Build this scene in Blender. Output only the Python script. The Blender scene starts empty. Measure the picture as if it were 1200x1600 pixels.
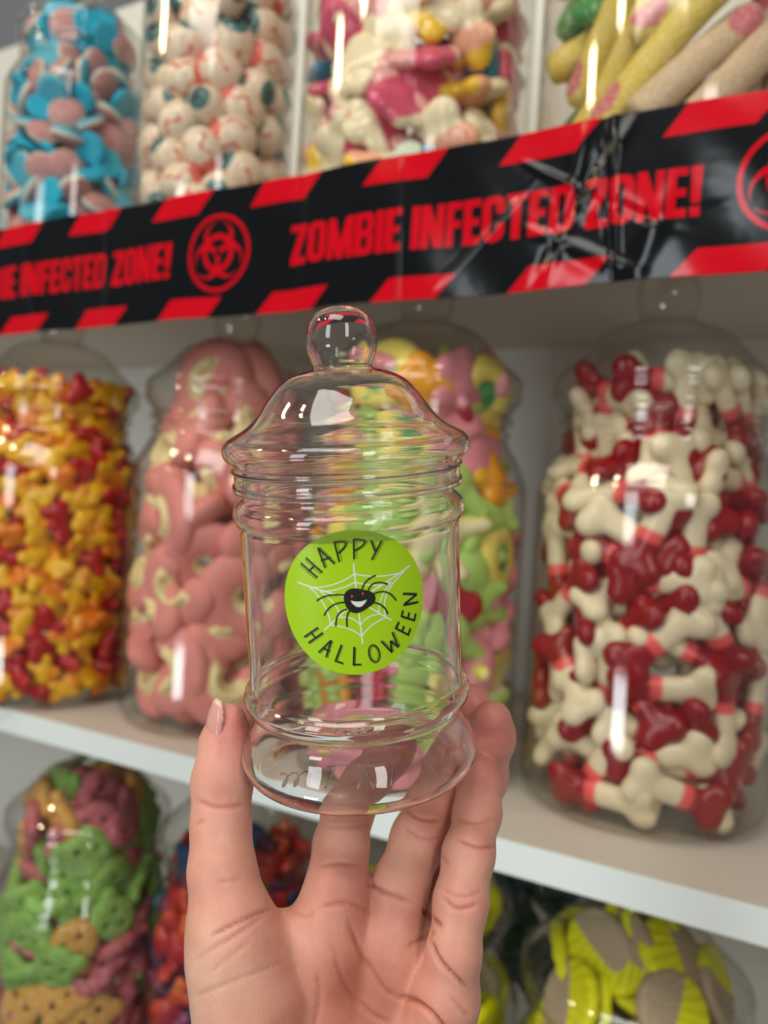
import bpy, math, random
import numpy as np
from mathutils import Vector, Matrix, Euler

C = bpy.context.scene.collection
sc = bpy.context.scene
PI = math.pi

# ------------------------------------------------------------------ camera, world, lights, exposure
ZC = 1.30                                   # eye height above the shop floor
F = 1262.7                                  # focal length in pixels of the 1200x1600 frame
YAW, PITCH, ROLL = .5059, -.0026, .0604
_f = np.array([-math.sin(YAW)*math.cos(PITCH), math.cos(YAW)*math.cos(PITCH), -math.sin(PITCH)])
_r0 = np.array([math.cos(YAW), math.sin(YAW), 0.]); _u0 = np.cross(_r0, _f)
_rt = math.cos(ROLL)*_r0 + math.sin(ROLL)*_u0
_up = -math.sin(ROLL)*_r0 + math.cos(ROLL)*_u0
EYE = np.array([0, 0, ZC])

def at(px, py, d):
    """world point on the line of sight of a pixel, d metres deep"""
    return EYE + d*(_f + _rt*(px-600)/F - _up*(py-800)/F)

cam_data = bpy.data.cameras.new('camera')
cam = bpy.data.objects.new('camera', cam_data); C.objects.link(cam)
cam_data.sensor_fit = 'VERTICAL'; cam_data.sensor_height = 36; cam_data.sensor_width = 27
cam_data.lens = 36*F/1600
cam_data.clip_start = .01
cam.matrix_world = Matrix(((_rt[0], _up[0], -_f[0], 0), (_rt[1], _up[1], -_f[1], 0), (_rt[2], _up[2], -_f[2], ZC), (0, 0, 0, 1)))
cam_data.dof.use_dof = True
cam_data.dof.focus_distance = .212
cam_data.dof.aperture_fstop = 10
sc.camera = cam

w = bpy.data.worlds.new('shop_light'); sc.world = w; w.use_nodes = True
w.node_tree.nodes['Background'].inputs['Color'].default_value = (.93, .96, 1, 1)
w.node_tree.nodes['Background'].inputs['Strength'].default_value = .20

def area(name, loc, target, sx, sy, energy, col):
    l = bpy.data.lights.new(name, 'AREA'); l.shape = 'RECTANGLE'; l.size = sx; l.size_y = sy
    l.energy = energy; l.color = col
    o = bpy.data.objects.new(name, l); C.objects.link(o)
    o.location = (loc[0], loc[1], loc[2]+ZC)
    d = Vector((target[0], target[1], target[2]+ZC)) - o.location
    o.rotation_euler = d.to_track_quat('-Z', 'Y').to_euler()
    return o
area('door_upper_pane', (-.62, -1.95, .52), (-.45, .5, .0), .52, 1.15, 20, (.90, .97, 1))
area('door_lower_pane', (-.62, -1.95, -.66), (-.45, .5, -.3), .52, .26, 7, (.9, .95, 1))
area('ceiling_panel', (-.15, -.55, 1.2), (-.2, .4, -.1), .9, .5, 13, (1, .95, .88))
area('added_right_fill', (.95, -.75, .55), (-.15, .3, 0), .26, .9, 8, (1, .97, .92))  # added fill from front right, brightens the little-finger side of the hand
area('ceiling_lamp', (-1.45, -.35, 1.1), (-.5, .5, 0), .14, .14, 5, (1, .82, .5))
area('ceiling_lamp', (-.95, -.75, 1.25), (-.4, .5, 0), .12, .12, 4, (1, .84, .55))

vs = sc.view_settings
vs.view_transform = 'Standard'; vs.look = 'None'; vs.gamma = 1; vs.exposure = -0.24; vs.use_curve_mapping = False
try:
    sc.cycles.max_bounces = 16; sc.cycles.transmission_bounces = 12; sc.cycles.transparent_max_bounces = 32
    sc.cycles.glossy_bounces = 6; sc.cycles.diffuse_bounces = 4
    sc.cycles.caustics_refractive = True; sc.cycles.sample_clamp_indirect = 4
except Exception:
    pass

# ------------------------------------------------------------------ helpers
def mat_nodes(name):
    m = bpy.data.materials.new(name); m.use_nodes = True
    nt = m.node_tree
    return m, nt, nt.nodes, nt.links, nt.nodes['Principled BSDF']

def add_bump(nt, bsdf, scale, strength, dist=.001, detail=4, coords='Object'):
    N, L = nt.nodes, nt.links
    tc = N.new('ShaderNodeTexCoord'); n = N.new('ShaderNodeTexNoise'); b = N.new('ShaderNodeBump')
    n.inputs['Scale'].default_value = scale; n.inputs['Detail'].default_value = detail
    b.inputs['Strength'].default_value = strength; b.inputs['Distance'].default_value = dist
    L.new(tc.outputs[coords], n.inputs['Vector']); L.new(n.outputs['Fac'], b.inputs['Height'])
    L.new(b.outputs['Normal'], bsdf.inputs['Normal'])
    return n

def plain(name, col, rough=.5, bump=None, spec=.5, sss=0):
    m, nt, N, L, b = mat_nodes(name)
    b.inputs['Base Color'].default_value = (*col, 1); b.inputs['Roughness'].default_value = rough
    b.inputs['Specular IOR Level'].default_value = spec
    if sss:
        b.inputs['Subsurface Weight'].default_value = sss; b.inputs['Subsurface Radius'].default_value = (1, .4, .25)
        b.inputs['Subsurface Scale'].default_value = .004
    if bump: add_bump(nt, b, *bump)
    return m

def candy_mat(name, rough=.35, sugar=0., sss=.15, spec=.5):
    """colour comes from the candy's own two-tone recipe stored on its vertices"""
    m, nt, N, L, b = mat_nodes(name)
    a = N.new('ShaderNodeAttribute'); a.attribute_name = 'col'
    b.inputs['Roughness'].default_value = rough; b.inputs['Specular IOR Level'].default_value = spec
    b.inputs['Subsurface Weight'].default_value = sss; b.inputs['Subsurface Radius'].default_value = (1, .5, .4)
    b.inputs['Subsurface Scale'].default_value = .004
    if sugar:
        tc = N.new('ShaderNodeTexCoord'); v = N.new('ShaderNodeTexVoronoi'); v.inputs['Scale'].default_value = 900
        L.new(tc.outputs['Object'], v.inputs['Vector'])
        r = N.new('ShaderNodeValToRGB'); r.color_ramp.elements[0].position = .55; r.color_ramp.elements[1].position = .95
        sep = N.new('ShaderNodeSeparateColor'); L.new(v.outputs['Color'], sep.inputs['Color']); L.new(sep.outputs['Red'], r.inputs['Fac'])
        mx = N.new('ShaderNodeMix'); mx.data_type = 'RGBA'; mx.inputs[7].default_value = (.93, .88, .78, 1)
        mu = N.new('ShaderNodeMath'); mu.operation = 'MULTIPLY'; mu.inputs[1].default_value = sugar
        L.new(r.outputs['Color'], mu.inputs[0]); L.new(mu.outputs[0], mx.inputs[0]); L.new(a.outputs['Color'], mx.inputs[6])
        L.new(mx.outputs[2], b.inputs['Base Color'])
        bp = N.new('ShaderNodeBump'); bp.inputs['Strength'].default_value = .6; bp.inputs['Distance'].default_value = .0006
        L.new(v.outputs['Distance'], bp.inputs['Height']); L.new(bp.outputs['Normal'], b.inputs['Normal'])
    else:
        L.new(a.outputs['Color'], b.inputs['Base Color'])
    return m

def shell_plastic(name, tint=(.985, .98, .965), refl=.9):
    """clear thin wall: light passes straight through, with an angle-dependent mirror sheen"""
    m = bpy.data.materials.new(name); m.use_nodes = True; nt = m.node_tree; N, L = nt.nodes, nt.links
    N.clear(); out = N.new('ShaderNodeOutputMaterial')
    tr = N.new('ShaderNodeBsdfTransparent'); gl = N.new('ShaderNodeBsdfGlossy'); gl.inputs['Roughness'].default_value = .06
    lw = N.new('ShaderNodeLayerWeight'); lw.inputs['Blend'].default_value = .5
    p = N.new('ShaderNodeMath'); p.operation = 'POWER'; p.inputs[1].default_value = 4.0
    L.new(lw.outputs['Facing'], p.inputs[0])
    s = N.new('ShaderNodeMath'); s.operation = 'MULTIPLY_ADD'; s.inputs[1].default_value = .6*refl; s.inputs[2].default_value = .035
    L.new(p.outputs[0], s.inputs[0])
    p2 = N.new('ShaderNodeMath'); p2.operation = 'POWER'; p2.inputs[1].default_value = 3.0; L.new(lw.outputs['Facing'], p2.inputs[0])
    mc = N.new('ShaderNodeMix'); mc.data_type = 'RGBA'; mc.inputs[6].default_value = (*tint, 1); mc.inputs[7].default_value = (.85, .84, .81, 1)
    L.new(p2.outputs[0], mc.inputs[0]); L.new(mc.outputs[2], tr.inputs['Color'])
    mx = N.new('ShaderNodeMixShader'); L.new(s.outputs[0], mx.inputs[0]); L.new(tr.outputs[0], mx.inputs[1]); L.new(gl.outputs[0], mx.inputs[2])
    L.new(mx.outputs[0], out.inputs['Surface'])
    return m

def obj_from(name, verts, faces, mats, parent=None, smooth=True, col=None, midx=None):
    me = bpy.data.meshes.new(name)
    me.from_pydata([tuple(v) for v in verts], [], [tuple(int(i) for i in f) for f in faces])
    if not isinstance(mats, (list, tuple)): mats = [mats]
    for m in mats: me.materials.append(m)
    if midx is not None: me.polygons.foreach_set('material_index', np.asarray(midx, dtype=np.int32))
    if smooth: me.polygons.foreach_set('use_smooth', np.ones(len(me.polygons), dtype=bool))
    if col is not None:
        at_ = me.color_attributes.new('col', 'FLOAT_COLOR', 'POINT')
        a = np.ones((len(verts), 4), dtype=np.float32); a[:, :3] = col
        at_.data.foreach_set('color', a.ravel())
    me.update()
    o = bpy.data.objects.new(name, me); C.objects.link(o)
    if parent: o.parent = parent
    return o

def tag(o, label, cat, group=None, kind=None):
    o['label'] = label; o['category'] = cat
    if group: o['group'] = group
    if kind: o['kind'] = kind
    return o

def thing(name, label, cat, loc, group=None):
    o = bpy.data.objects.new(name, None); C.objects.link(o); o.location = loc; o.empty_display_size = .02
    return tag(o, label, cat, group)

def lathe(prof, seg=96, closed=True):
    """spin an (r, z) loop round Z"""
    n = len(prof); V = []; Fc = []
    for k in range(seg):
        a = 2*PI*k/seg
        for r, z in prof: V.append((r*math.cos(a), r*math.sin(a), z))
    for k in range(seg):
        k2 = (k+1) % seg
        for i in range(n if closed else n-1):
            j = (i+1) % n
            Fc.append((k*n+i, k2*n+i, k2*n+j, k*n+j))
    return V, Fc

def smooth_prof(pts, sub=5):
    """Catmull-Rom through the points"""
    p = [np.array(q, float) for q in pts]; p = [2*p[0]-p[1]]+p+[2*p[-1]-p[-2]]; out = []
    for i in range(1, len(p)-2):
        for k in range(sub):
            t = k/sub; a, b, c, d = p[i-1], p[i], p[i+1], p[i+2]
            q = .5*((2*b)+(-a+c)*t+(2*a-5*b+4*c-d)*t*t+(-a+3*b-3*c+d)*t**3)
            out.append((max(float(q[0]), .0), float(q[1])))
    out.append(tuple(map(float, pts[-1])))
    return out

def wall_prof(outer, th):
    """close an open outer profile (first point lowest/centre) with an inner wall th away"""
    o = np.array(outer); d = np.gradient(o, axis=0); l = np.hypot(d[:, 0], d[:, 1])+1e-12
    nrm = np.stack([-d[:, 1]/l, d[:, 0]/l], 1)          # points to the axis side for a profile running upward
    i = o+nrm*th; i[:, 0] = np.maximum(i[:, 0], 0)
    return [tuple(q) for q in o]+[tuple(q) for q in i[::-1]]

# ---- signed distance fields and a small surface-net mesher
def sph(P, c, r): return np.linalg.norm(P-np.array(c), axis=-1)-r
def ell(P, c, rad):
    rad = np.array(rad); q = (P-np.array(c)); k0 = np.linalg.norm(q/rad, axis=-1); k1 = np.linalg.norm(q/rad**2, axis=-1)+1e-9
    return k0*(k0-1)/k1
def cap(P, a, b, ra, rb):
    a = np.array(a, float); b = np.array(b, float); ba = b-a
    h = np.clip(((P-a)@ba)/(ba@ba), 0, 1)
    return np.linalg.norm(P-a-h[..., None]*ba, axis=-1)-(ra+(rb-ra)*h)
def smin(a, b, k):
    h = np.clip(.5+.5*(b-a)/k, 0, 1); return b+(a-b)*h-k*h*(1-h)
def smax(a, b, k): return -smin(-a, -b, k)

def nets(fn, lo, hi, h):
    lo = np.array(lo, float); hi = np.array(hi, float); n = np.ceil((hi-lo)/h).astype(int)+1
    ax = [lo[i]+h*np.arange(n[i]) for i in range(3)]
    G = np.empty(n, dtype=np.float32)
    Y, Z = np.meshgrid(ax[1], ax[2], indexing='ij')
    step = max(1, int(400000/(n[1]*n[2])))
    for s in range(0, n[0], step):
        xs = ax[0][s:s+step]
        P = np.empty((len(xs), n[1], n[2], 3)); P[..., 0] = xs[:, None, None]; P[..., 1] = Y; P[..., 2] = Z
        G[s:s+step] = fn(P.reshape(-1, 3)).reshape(len(xs), n[1], n[2])
    ins = G < 0; cn = n-1
    cnt = np.zeros(cn, np.float32); acc = np.zeros((*cn, 3), np.float32)
    corners = [(i, j, k) for i in (0, 1) for j in (0, 1) for k in (0, 1)]
    def sl(a, o): return a[o[0]:o[0]+cn[0], o[1]:o[1]+cn[1], o[2]:o[2]+cn[2]]
    for a in corners:
        for d in range(3):
            if a[d] == 0:
                b = list(a); b[d] = 1
                ga, gb = sl(G, a), sl(G, b); x = sl(ins, a) != sl(ins, b)
                t = np.where(x, ga/np.where(x, ga-gb, 1), 0)
                cnt += x
                for e in range(3): acc[..., e] += np.where(x, a[e]+(t if e == d else 0), 0)
    act = cnt > 0; idx = -np.ones(cn, np.int64); idx[act] = np.arange(act.sum())
    ijk = np.argwhere(act)
    V = lo+h*(ijk+acc[act]/cnt[act][:, None])
    Q = []
    for d in range(3):
        a, b = (d+1) % 3, (d+2) % 3
        sA = [slice(None)]*3; sB = [slice(None)]*3; sA[d] = slice(0, -1); sB[d] = slice(1, None)
        x = ins[tuple(sA)] != ins[tuple(sB)]
        e = np.argwhere(x); e = e[(e[:, a] > 0) & (e[:, b] > 0) & (e[:, a] < cn[a]) & (e[:, b] < cn[b])]
        if not len(e): continue
        def cell(da, db):
            c = e.copy(); c[:, a] -= da; c[:, b] -= db; return idx[c[:, 0], c[:, 1], c[:, 2]]
        q = np.stack([cell(1, 1), cell(0, 1), cell(0, 0), cell(1, 0)], 1)
        flip = ~ins[e[:, 0], e[:, 1], e[:, 2]]
        q[flip] = q[flip][:, ::-1]
        Q.append(q)
    return V, np.concatenate(Q)

def box(name, lo, hi, m, parent=None, bev=.0012):
    import bmesh
    bm = bmesh.new(); bmesh.ops.create_cube(bm, size=1)
    for v in bm.verts: v.co = Vector([(lo[i]+hi[i])/2+v.co[i]*(hi[i]-lo[i]) for i in range(3)])
    if bev: bmesh.ops.bevel(bm, geom=bm.edges[:], offset=bev, segments=2, affect='EDGES')
    me = bpy.data.meshes.new(name); bm.to_mesh(me); bm.free(); me.materials.append(m)
    o = bpy.data.objects.new(name, me); C.objects.link(o)
    if parent: o.parent = parent
    return o

# ------------------------------------------------------------------ shelving unit
D = .4537                                        # plane of the shelf fronts
M_edge = plain('daylit_edge', (.74, .80, .77), .4, (60, .06, .0005))  # cool daylight on the board fronts, put into an added strip's colour
M_board = plain('painted_board', (.60, .545, .47), .45, (60, .08, .0005))
M_back = plain('painted_back', (.78, .77, .71), .6, (30, .1, .0005))
unit = thing('shelving_unit', 'white painted shelving unit carrying three levels of sweet jars', 'shelves', (-.4, D, 0))
XL, XR, YB = -1.75, .62, .865
def board(z0, z1):
    o = box('shelf', (XL+.4, .0008, z0+ZC), (XR+.4, YB-D, z1+ZC), M_board, unit)
    box('daylit_edge', (XL+.4, 0, z0+ZC+.0002), (XR+.4, .0010, z1+ZC-.0002), M_edge, o, .0003)['label'] = 'added front strip with cool daylight painted into its colour'
    return o
board(.195, .2125); board(-.2056, -.1860); board(-.595, -.575)
# back made of upright boards with grooves between them
xs = [XL]
x = -.277-.3*5
seams = [-.277+.3*k for k in range(-5, 4)]
V = []; Fc = []
prof = [XL]
for s in seams:
    if XL < s < XR: prof += [s-.0014, s-.0004, s+.0004, s+.0014]
prof.append(XR)
pts = []
for i, p in enumerate(prof):
    dep = 0
    if 0 < i < len(prof)-1 and (i-1) % 4 in (1, 2): dep = .002
    pts.append((p+.4, YB-D+dep))
n = len(pts)
V = [(a, b, -1.1+ZC) for a, b in pts]+[(a, b, .75+ZC) for a, b in pts]+[(a, YB-D+.02, -1.1+ZC) for a, b in pts]+[(a, YB-D+.02, .75+ZC) for a, b in pts]
Fc = [(i, i+1, n+i+1, n+i) for i in range(n-1)]+[(2*n+i+1, 2*n+i, 3*n+i, 3*n+i+1) for i in range(n-1)]
Fc += [(n+i, n+i+1, 3*n+i+1, 3*n+i) for i in range(n-1)]
obj_from('back_panel', V, Fc, M_back, unit, smooth=False)

# ------------------------------------------------------------------ printed warning tape
def glyph(ch, u, v):
    """True where the heavy condensed capital is inked; u in 0..w, v in 0..1"""
    s = .20                                              # stem
    def B(x0, x1, y0, y1): return (u >= x0) & (u <= x1) & (v >= y0) & (v <= y1)
    def RB(x0, x1, y0, y1, r):
        qx = np.maximum(np.maximum(x0+r-u, u-(x1-r)), 0); qy = np.maximum(np.maximum(y0+r-v, v-(y1-r)), 0)
        return B(x0, x1, y0, y1) & (qx*qx+qy*qy <= r*r)
    W = GW[ch]
    if ch == 'O': return RB(0, W, 0, 1, .2) & ~RB(s, W-s, .16, .84, .05)
    if ch == 'I': return B(0, W, 0, 1)
    if ch == 'E': return B(0, s, 0, 1) | B(0, W, 0, .17) | B(0, W, .83, 1) | B(0, W*.93, .42, .585)
    if ch == 'F': return B(0, s, 0, 1) | B(0, W, .83, 1) | B(0, W*.93, .42, .585)
    if ch == 'T': return B(0, W, .83, 1) | B(W/2-s/2, W/2+s/2, 0, 1)
    if ch == 'D': return RB(-.2, W, 0, 1, .2) & (u >= 0) & ~RB(s, W-s, .16, .84, .05)
    if ch == 'C': return (RB(0, W, 0, 1, .2) & ~RB(s, W-s, .16, .84, .05)) & ~B(W-s, W+.1, .40, .62)
    if ch == 'B':
        a = RB(-.2, W, .47, 1, .17) & (u >= 0) & ~RB(s, W-s, .60, .85, .04)
        b = RB(-.2, W, 0, .55, .17) & (u >= 0) & ~RB(s, W-s, .16, .43, .04)
        return a | b
    if ch == 'Z':
        t = (v-.17)/.66; xl = (W-.23)*np.clip(t, 0, 1)
        return B(0, W, 0, .17) | B(0, W, .83, 1) | ((v > .1) & (v < .9) & (u > xl) & (u < xl+.23))
    if ch == 'N':
        xl = (W-.2)*(1-v)*.98-.02
        return B(0, .185, 0, 1) | B(W-.185, W, 0, 1) | ((u > xl) & (u < xl+.22) & (u >= 0) & (u <= W) & (v >= 0) & (v <= 1))
    if ch == 'M':
        k = W/2; xa = (k-.1)*(1-v); xb = W-.2-(k-.1)*(1-v)
        return B(0, .17, 0, 1) | B(W-.17, W, 0, 1) | ((u > xa) & (u < xa+.2) & (v <= 1) & (v >= 0)) | ((u > xb) & (u < xb+.2) & (v >= 0) & (v <= 1))
    if ch == '!':
        return ((v > .27) & (v <= 1) & (np.abs(u-W/2) < .075+.04*v)) | B(W/2-.1, W/2+.1, 0, .19)
    return u < -9
GW = dict(Z=.47, O=.52, M=.70, B=.53, I=.21, E=.41, N=.56, F=.39, C=.52, T=.46, D=.53)
GW['!'] = .24
def layout(word, x0, x1):
    g = .045; tot = sum(GW[c] for c in word)+g*(len(word)-1); sx = (x1-x0)/tot; out = []; x = x0
    for c in word: out.append((c, x, sx)); x += (GW[c]+g)*sx
    return out
TEXT = layout('ZOMBIE', -.3365, -.2495)+layout('INFECTED', -.2425, -.1385)+layout('ZONE!', -.1318, -.0690)

def biohazard(x, z):
    """trefoil sign inside a ring, unit radius"""
    r = np.hypot(x, z); ring = (r < 1) & (r > .90)
    ink = np.zeros_like(r, bool); cut = np.zeros_like(r, bool)
    for k in range(3):
        a = PI/2+2*PI*k/3; cx, cz = math.cos(a), math.sin(a)
        d1 = np.hypot(x-.36*cx, z-.36*cz)
        ink |= (d1 < .47)
    for k in range(3):
        a = PI/2+2*PI*k/3; cx, cz = math.cos(a), math.sin(a)
        cut |= np.hypot(x-.47*cx, z-.47*cz) < .345
        wd = np.abs(x*cz-z*cx); al = x*cx+z*cz
        cut |= (wd < .075) & (al > .4)
    horns = ink & ~cut
    inner = (r < .50) & (r > .36)
    gap = np.zeros_like(r, bool)
    for k in range(3):
        a = PI/2+2*PI*k/3; cx, cz = math.cos(a), math.sin(a)
        gap |= (np.hypot(x-.47*cx, z-.47*cz) < .345) & False
    arc = inner & cut
    core = r < .085
    stem = np.zeros_like(r, bool)
    for k in range(3):
        a = PI/2+2*PI*k/3; cx, cz = math.cos(a), math.sin(a)
        wd = np.abs(x*cz-z*cx); al = x*cx+z*cz
        stem |= (wd < .03) & (al > 0) & (al < .17)
    return ring | ((horns | arc) & ~core & ~stem & (r < .86))

tx0, tx1, h = -.79, .12, .0005
tz0, tz1 = .1362, .2302
nx = int((tx1-tx0)/h)+1; nz = int((tz1-tz0)/h)+1
X, Z = np.meshgrid(np.linspace(tx0, tx1, nx), np.linspace(tz0, tz1, nz), indexing='ij')
red = np.zeros_like(X, bool)
Pp = .0945
for k in range(-4, 9):
    bl = -.0914-Pp*k; t = (Z-.2135)/(.2302-.2135); red |= (t > 0) & (X > bl+.013*t) & (X < bl+.0465+.0145*t)
    bl = -.0820-.0935*k; t = (Z-.1362)/(.1510-.1362); red |= (t < 1) & (X > bl-.001+.0135*t) & (X < bl+.046+.0135*t)
for rep in (-1, 0, 1):
    off = .378*rep
    for c, x0, sx in TEXT:
        lx = x0+off
        if lx > tx1 or lx < tx0-.05: continue
        zz = (Z-.1682)/(.1955-.1682)
        m = (X > lx-.001) & (X < lx+GW[c]*sx+.001)
        red |= m & glyph(c, (X-lx)/sx, zz)
    bx = -.4019+off+.0; red |= biohazard((X-bx)/.0285, (Z-.1829)/.0285)
bx = -.4019+.378*1
# creases of the loose film
rng = np.random.default_rng(4)
Yd = .0012*np.sin(X*31+.6)*np.cos(Z*20)+.0006*np.sin(X*87+Z*60)
def fold(x0, z0, x1, z1, amp, wdt, fall=.02):
    a = np.array([x0, z0]); b = np.array([x1, z1]); ba = b-a; L = np.hypot(*ba)
    t = ((X-x0)*ba[0]+(Z-z0)*ba[1])/L**2; d = ((X-x0)*ba[1]-(Z-z0)*ba[0])/L
    tc_ = np.clip(t, 0, 1); e = np.exp(-((t-tc_)*L/fall)**2)
    return amp*e*np.exp(-(d/wdt)**2)
for f_ in [(-.118, .235, -.112, .135, .0022, .0022), (-.124, .235, -.121, .19, -.0018, .002), (-.146, .165, -.135, .215, .0016, .004),
           (-.150, .200, -.128, .186, .0022, .0028), (-.128, .186, -.108, .176, -.002, .003), (-.150, .165, -.120, .150, .0022, .004),
           (-.118, .172, -.112, .136, -.0025, .0024), (-.136, .188, -.150, .160, -.0018, .003), (-.131, .186, -.118, .208, .0018, .004),
           (-.252, .215, -.250, .135, .0012, .0014), (-.187, .178, -.206, .160, .0009, .0016), (-.095, .165, -.075, .169, .0005, .004),
           (-.52, .235, -.515, .14, .0012, .003), (-.33, .235, -.335, .14, -.001, .006), (-.10, .142, -.09, .170, .0016, .006),
           (-.62, .225, -.60, .15, .001, .004), (-.03, .23, -.02, .14, .001, .004)]:
    Yd = Yd+fold(*f_)*(.7 if -.16 < f_[0] < -.08 else 1)
Yd += .0011*np.exp(-((X+.137)/.022)**2-((Z-.176)/.022)**2)*np.sin((X*.8+Z)*260)*.35
# lower edge hangs in front of the shelf, leaning in a touch
V = np.stack([X, D-.0022-Yd, Z+ZC+.0006*np.sin(X*40)], -1).reshape(-1, 3)
ii, jj = np.meshgrid(np.arange(nx-1), np.arange(nz-1), indexing='ij')
q = (ii*nz+jj).ravel(); Fq = np.stack([q, q+nz, q+nz+1, q+1], 1)
colr = np.where(red[..., None], np.array([.56, .0008, .009]), np.array([.0035, .0045, .0055])).reshape(-1, 3)
m, nt, N, L, b = mat_nodes('printed_film')
a_ = N.new('ShaderNodeAttribute'); a_.attribute_name = 'col'; L.new(a_.outputs['Color'], b.inputs['Base Color'])
b.inputs['Roughness'].default_value = .15; b.inputs['Specular IOR Level'].default_value = .22; b.inputs['Coat Weight'].default_value = .08; b.inputs['Coat Roughness'].default_value = .05
n2 = add_bump(nt, b, 45, .12, .002, 2)
tape = obj_from('warning_tape', V, Fq, m, col=colr)
md = tape.modifiers.new('thickness', 'SOLIDIFY'); md.thickness = .0002; md.offset = -1
tag(tape, 'black and red zombie warning tape stretched along the upper shelf front', 'tape')

# ------------------------------------------------------------------ big sweet jars
M_shell = shell_plastic('clear_jar_wall')
BODY = [(0, .0035), (.040, .0030), (.066, .0008), (.0735, .003), (.0785, .010), (.0808, .022), (.081, .10), (.081, .198), (.0798, .212),
        (.0745, .226), (.0675, .238), (.0648, .2435), (.0665, .2465), (.0665, .2495), (.0640, .252), (.0640, .262)]
LID = [(.0685, .256), (.0688, .2585), (.0668, .2600), (.0668, .2640), (.0690, .2660), (.0690, .2680), (.0725, .2710), (.0740, .2755), (.0728, .2790), (.0740, .2825), (.0733, .2865), (.0700, .2905), (.0635, .296), (.0560, .303), (.0490, .311),
       (.0420, .3185), (.0320, .3235), (.0220, .3265), (.0180, .331), (.0190, .3365), (.0208, .3450), (.0195, .3555), (.0140, .3640), (.0070, .3680), (0, .3690)]
TUB = [(0, .0035), (.050, .0030), (.070, .0008), (.0765, .003), (.080, .010), (.081, .022), (.081, .10), (.081, .225), (.079, .240), (.074, .252), (.072, .262)]
TUBLID = [(.0755, .250), (.0755, .262), (.077, .266), (.077, .270), (.070, .274), (.030, .275), (0, .275)]
_sm = {}
def prof_inner(kind):
    """inner radius as a function of height, for filling"""
    if kind not in _sm:
        if kind == 'victorian': p = smooth_prof(BODY[2:], 3)+smooth_prof(LID[6:18], 3)
        else: p = smooth_prof(TUB[2:], 3)
        a = np.array(p); z = a[:, 1]; r = a[:, 0]
        o = np.argsort(z); _sm[kind] = (z[o], r[o])
    return _sm[kind]
_jar_mesh = {}
def big_jar(x, y, zb, label, kind='victorian', sr=1., sz=1., group=None, name='sweet_jar'):
    t = thing(name, label, 'jar', (x, y, zb+ZC), group)
    if kind not in _jar_mesh:
        b_, l_ = (BODY, LID) if kind == 'victorian' else (TUB, TUBLID)
        V, Fc = lathe(wall_prof(smooth_prof(b_, 4), .0012), 96); b0 = obj_from('jar_body', V, Fc, M_shell, t)
        V, Fc = lathe(wall_prof(smooth_prof(l_, 4), .0012), 96); l0 = obj_from('lid', V, Fc, M_shell, t)
        _jar_mesh[kind] = (b0.data, l0.data)
    else:
        for nm, me in zip(('jar_body', 'lid'), _jar_mesh[kind]):
            o = bpy.data.objects.new(nm, me); C.objects.link(o); o.parent = t
    for ch in t.children: ch.scale = (sr, sr, sz)
    return t

# ------------------------------------------------------------------ sweets
protos = {}
def proto(name, fn, lo, hi, h, colfn, m):
    V, Q = nets(fn, lo, hi, h)
    col = colfn(V)
    me = bpy.data.meshes.new(name); me.from_pydata(V.tolist(), [], Q.tolist()); me.materials.append(m)
    me.polygons.foreach_set('use_smooth', np.ones(len(me.polygons), dtype=bool))
    ca = me.color_attributes.new('col', 'FLOAT_COLOR', 'POINT')
    a = np.ones((len(V), 4), np.float32); a[:, :3] = np.clip(col, 0, 1); ca.data.foreach_set('color', a.ravel())
    me.update(); protos[name] = (me, V[::max(1, len(V)//60)])
def lerp3(t, a, b): t = np.clip(t, 0, 1)[:, None]; return np.array(a)*(1-t)+np.array(b)*t
def step3(x, stops):
    """piecewise colours along a value with soft 1.2 mm changes"""
    out = np.tile(np.array(stops[0][1], float), (len(x), 1))
    for x0, c in stops[1:]:
        t = np.clip((x-x0)/.0012+.5, 0, 1)[:, None]; out = out*(1-t)+np.array(c)*t
    return out

M_gummy = candy_mat('gummy_sweet', .28, 0, .12)
M_foam = candy_mat('foam_sweet', .55, 0, .2, .3)
M_sour = candy_mat('sugared_sweet', .6, .32, .15, .4)
M_shinygum = candy_mat('glossy_gummy', .15, 0, .1)

CREAM = (.77, .67, .46); RED = (.27, .001, .007); SALMON = (.80, .10, .10)
def f_bone(P):
    Q = P*np.array([1, 1, 1.35])
    d = cap(Q, (-.018, 0, 0), (.018, 0, 0), .0070, .0070)
    for sx in (-1, 1):
        for sy in (-1, 1): d = smin(d, sph(Q, (sx*.0205, sy*.0062, 0), .0075), .004)
    return d/1.35
proto('gummy_bone', f_bone, (-.031, -.017, -.009), (.031, .017, .009), .0016, lambda V: step3(V[:, 0], [(-1, RED), (-.0065, SALMON), (-.001, CREAM)]), M_gummy)

def f_eye(P): return ell(P, (0, 0, 0), (.0175, .0148, .0148))
def c_eye(V):
    a = np.arctan2(V[:, 1], V[:, 2]); c = np.tile(np.array((.80, .66, .50)), (len(V), 1))
    s = np.abs(np.sin(a*2.5+np.sin(V[:, 0]*420)*.5)); m = (s < .20) & (V[:, 0] < .006); c[m] = (.60, .03, .03)
    m2 = (V[:, 0] < -.013); c[m2] = (.75, .15, .12)
    r = np.hypot(V[:, 1], V[:, 2]); f = V[:, 0] > 0
    c[f & (r < .0088)] = (.06, .17, .17); c[f & (r < .0040)] = (.006, .008, .01)
    return c
proto('gummy_eyeball', f_eye, (-.02, -.017, -.017), (.02, .017, .017), .0011, c_eye, M_shinygum)

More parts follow.
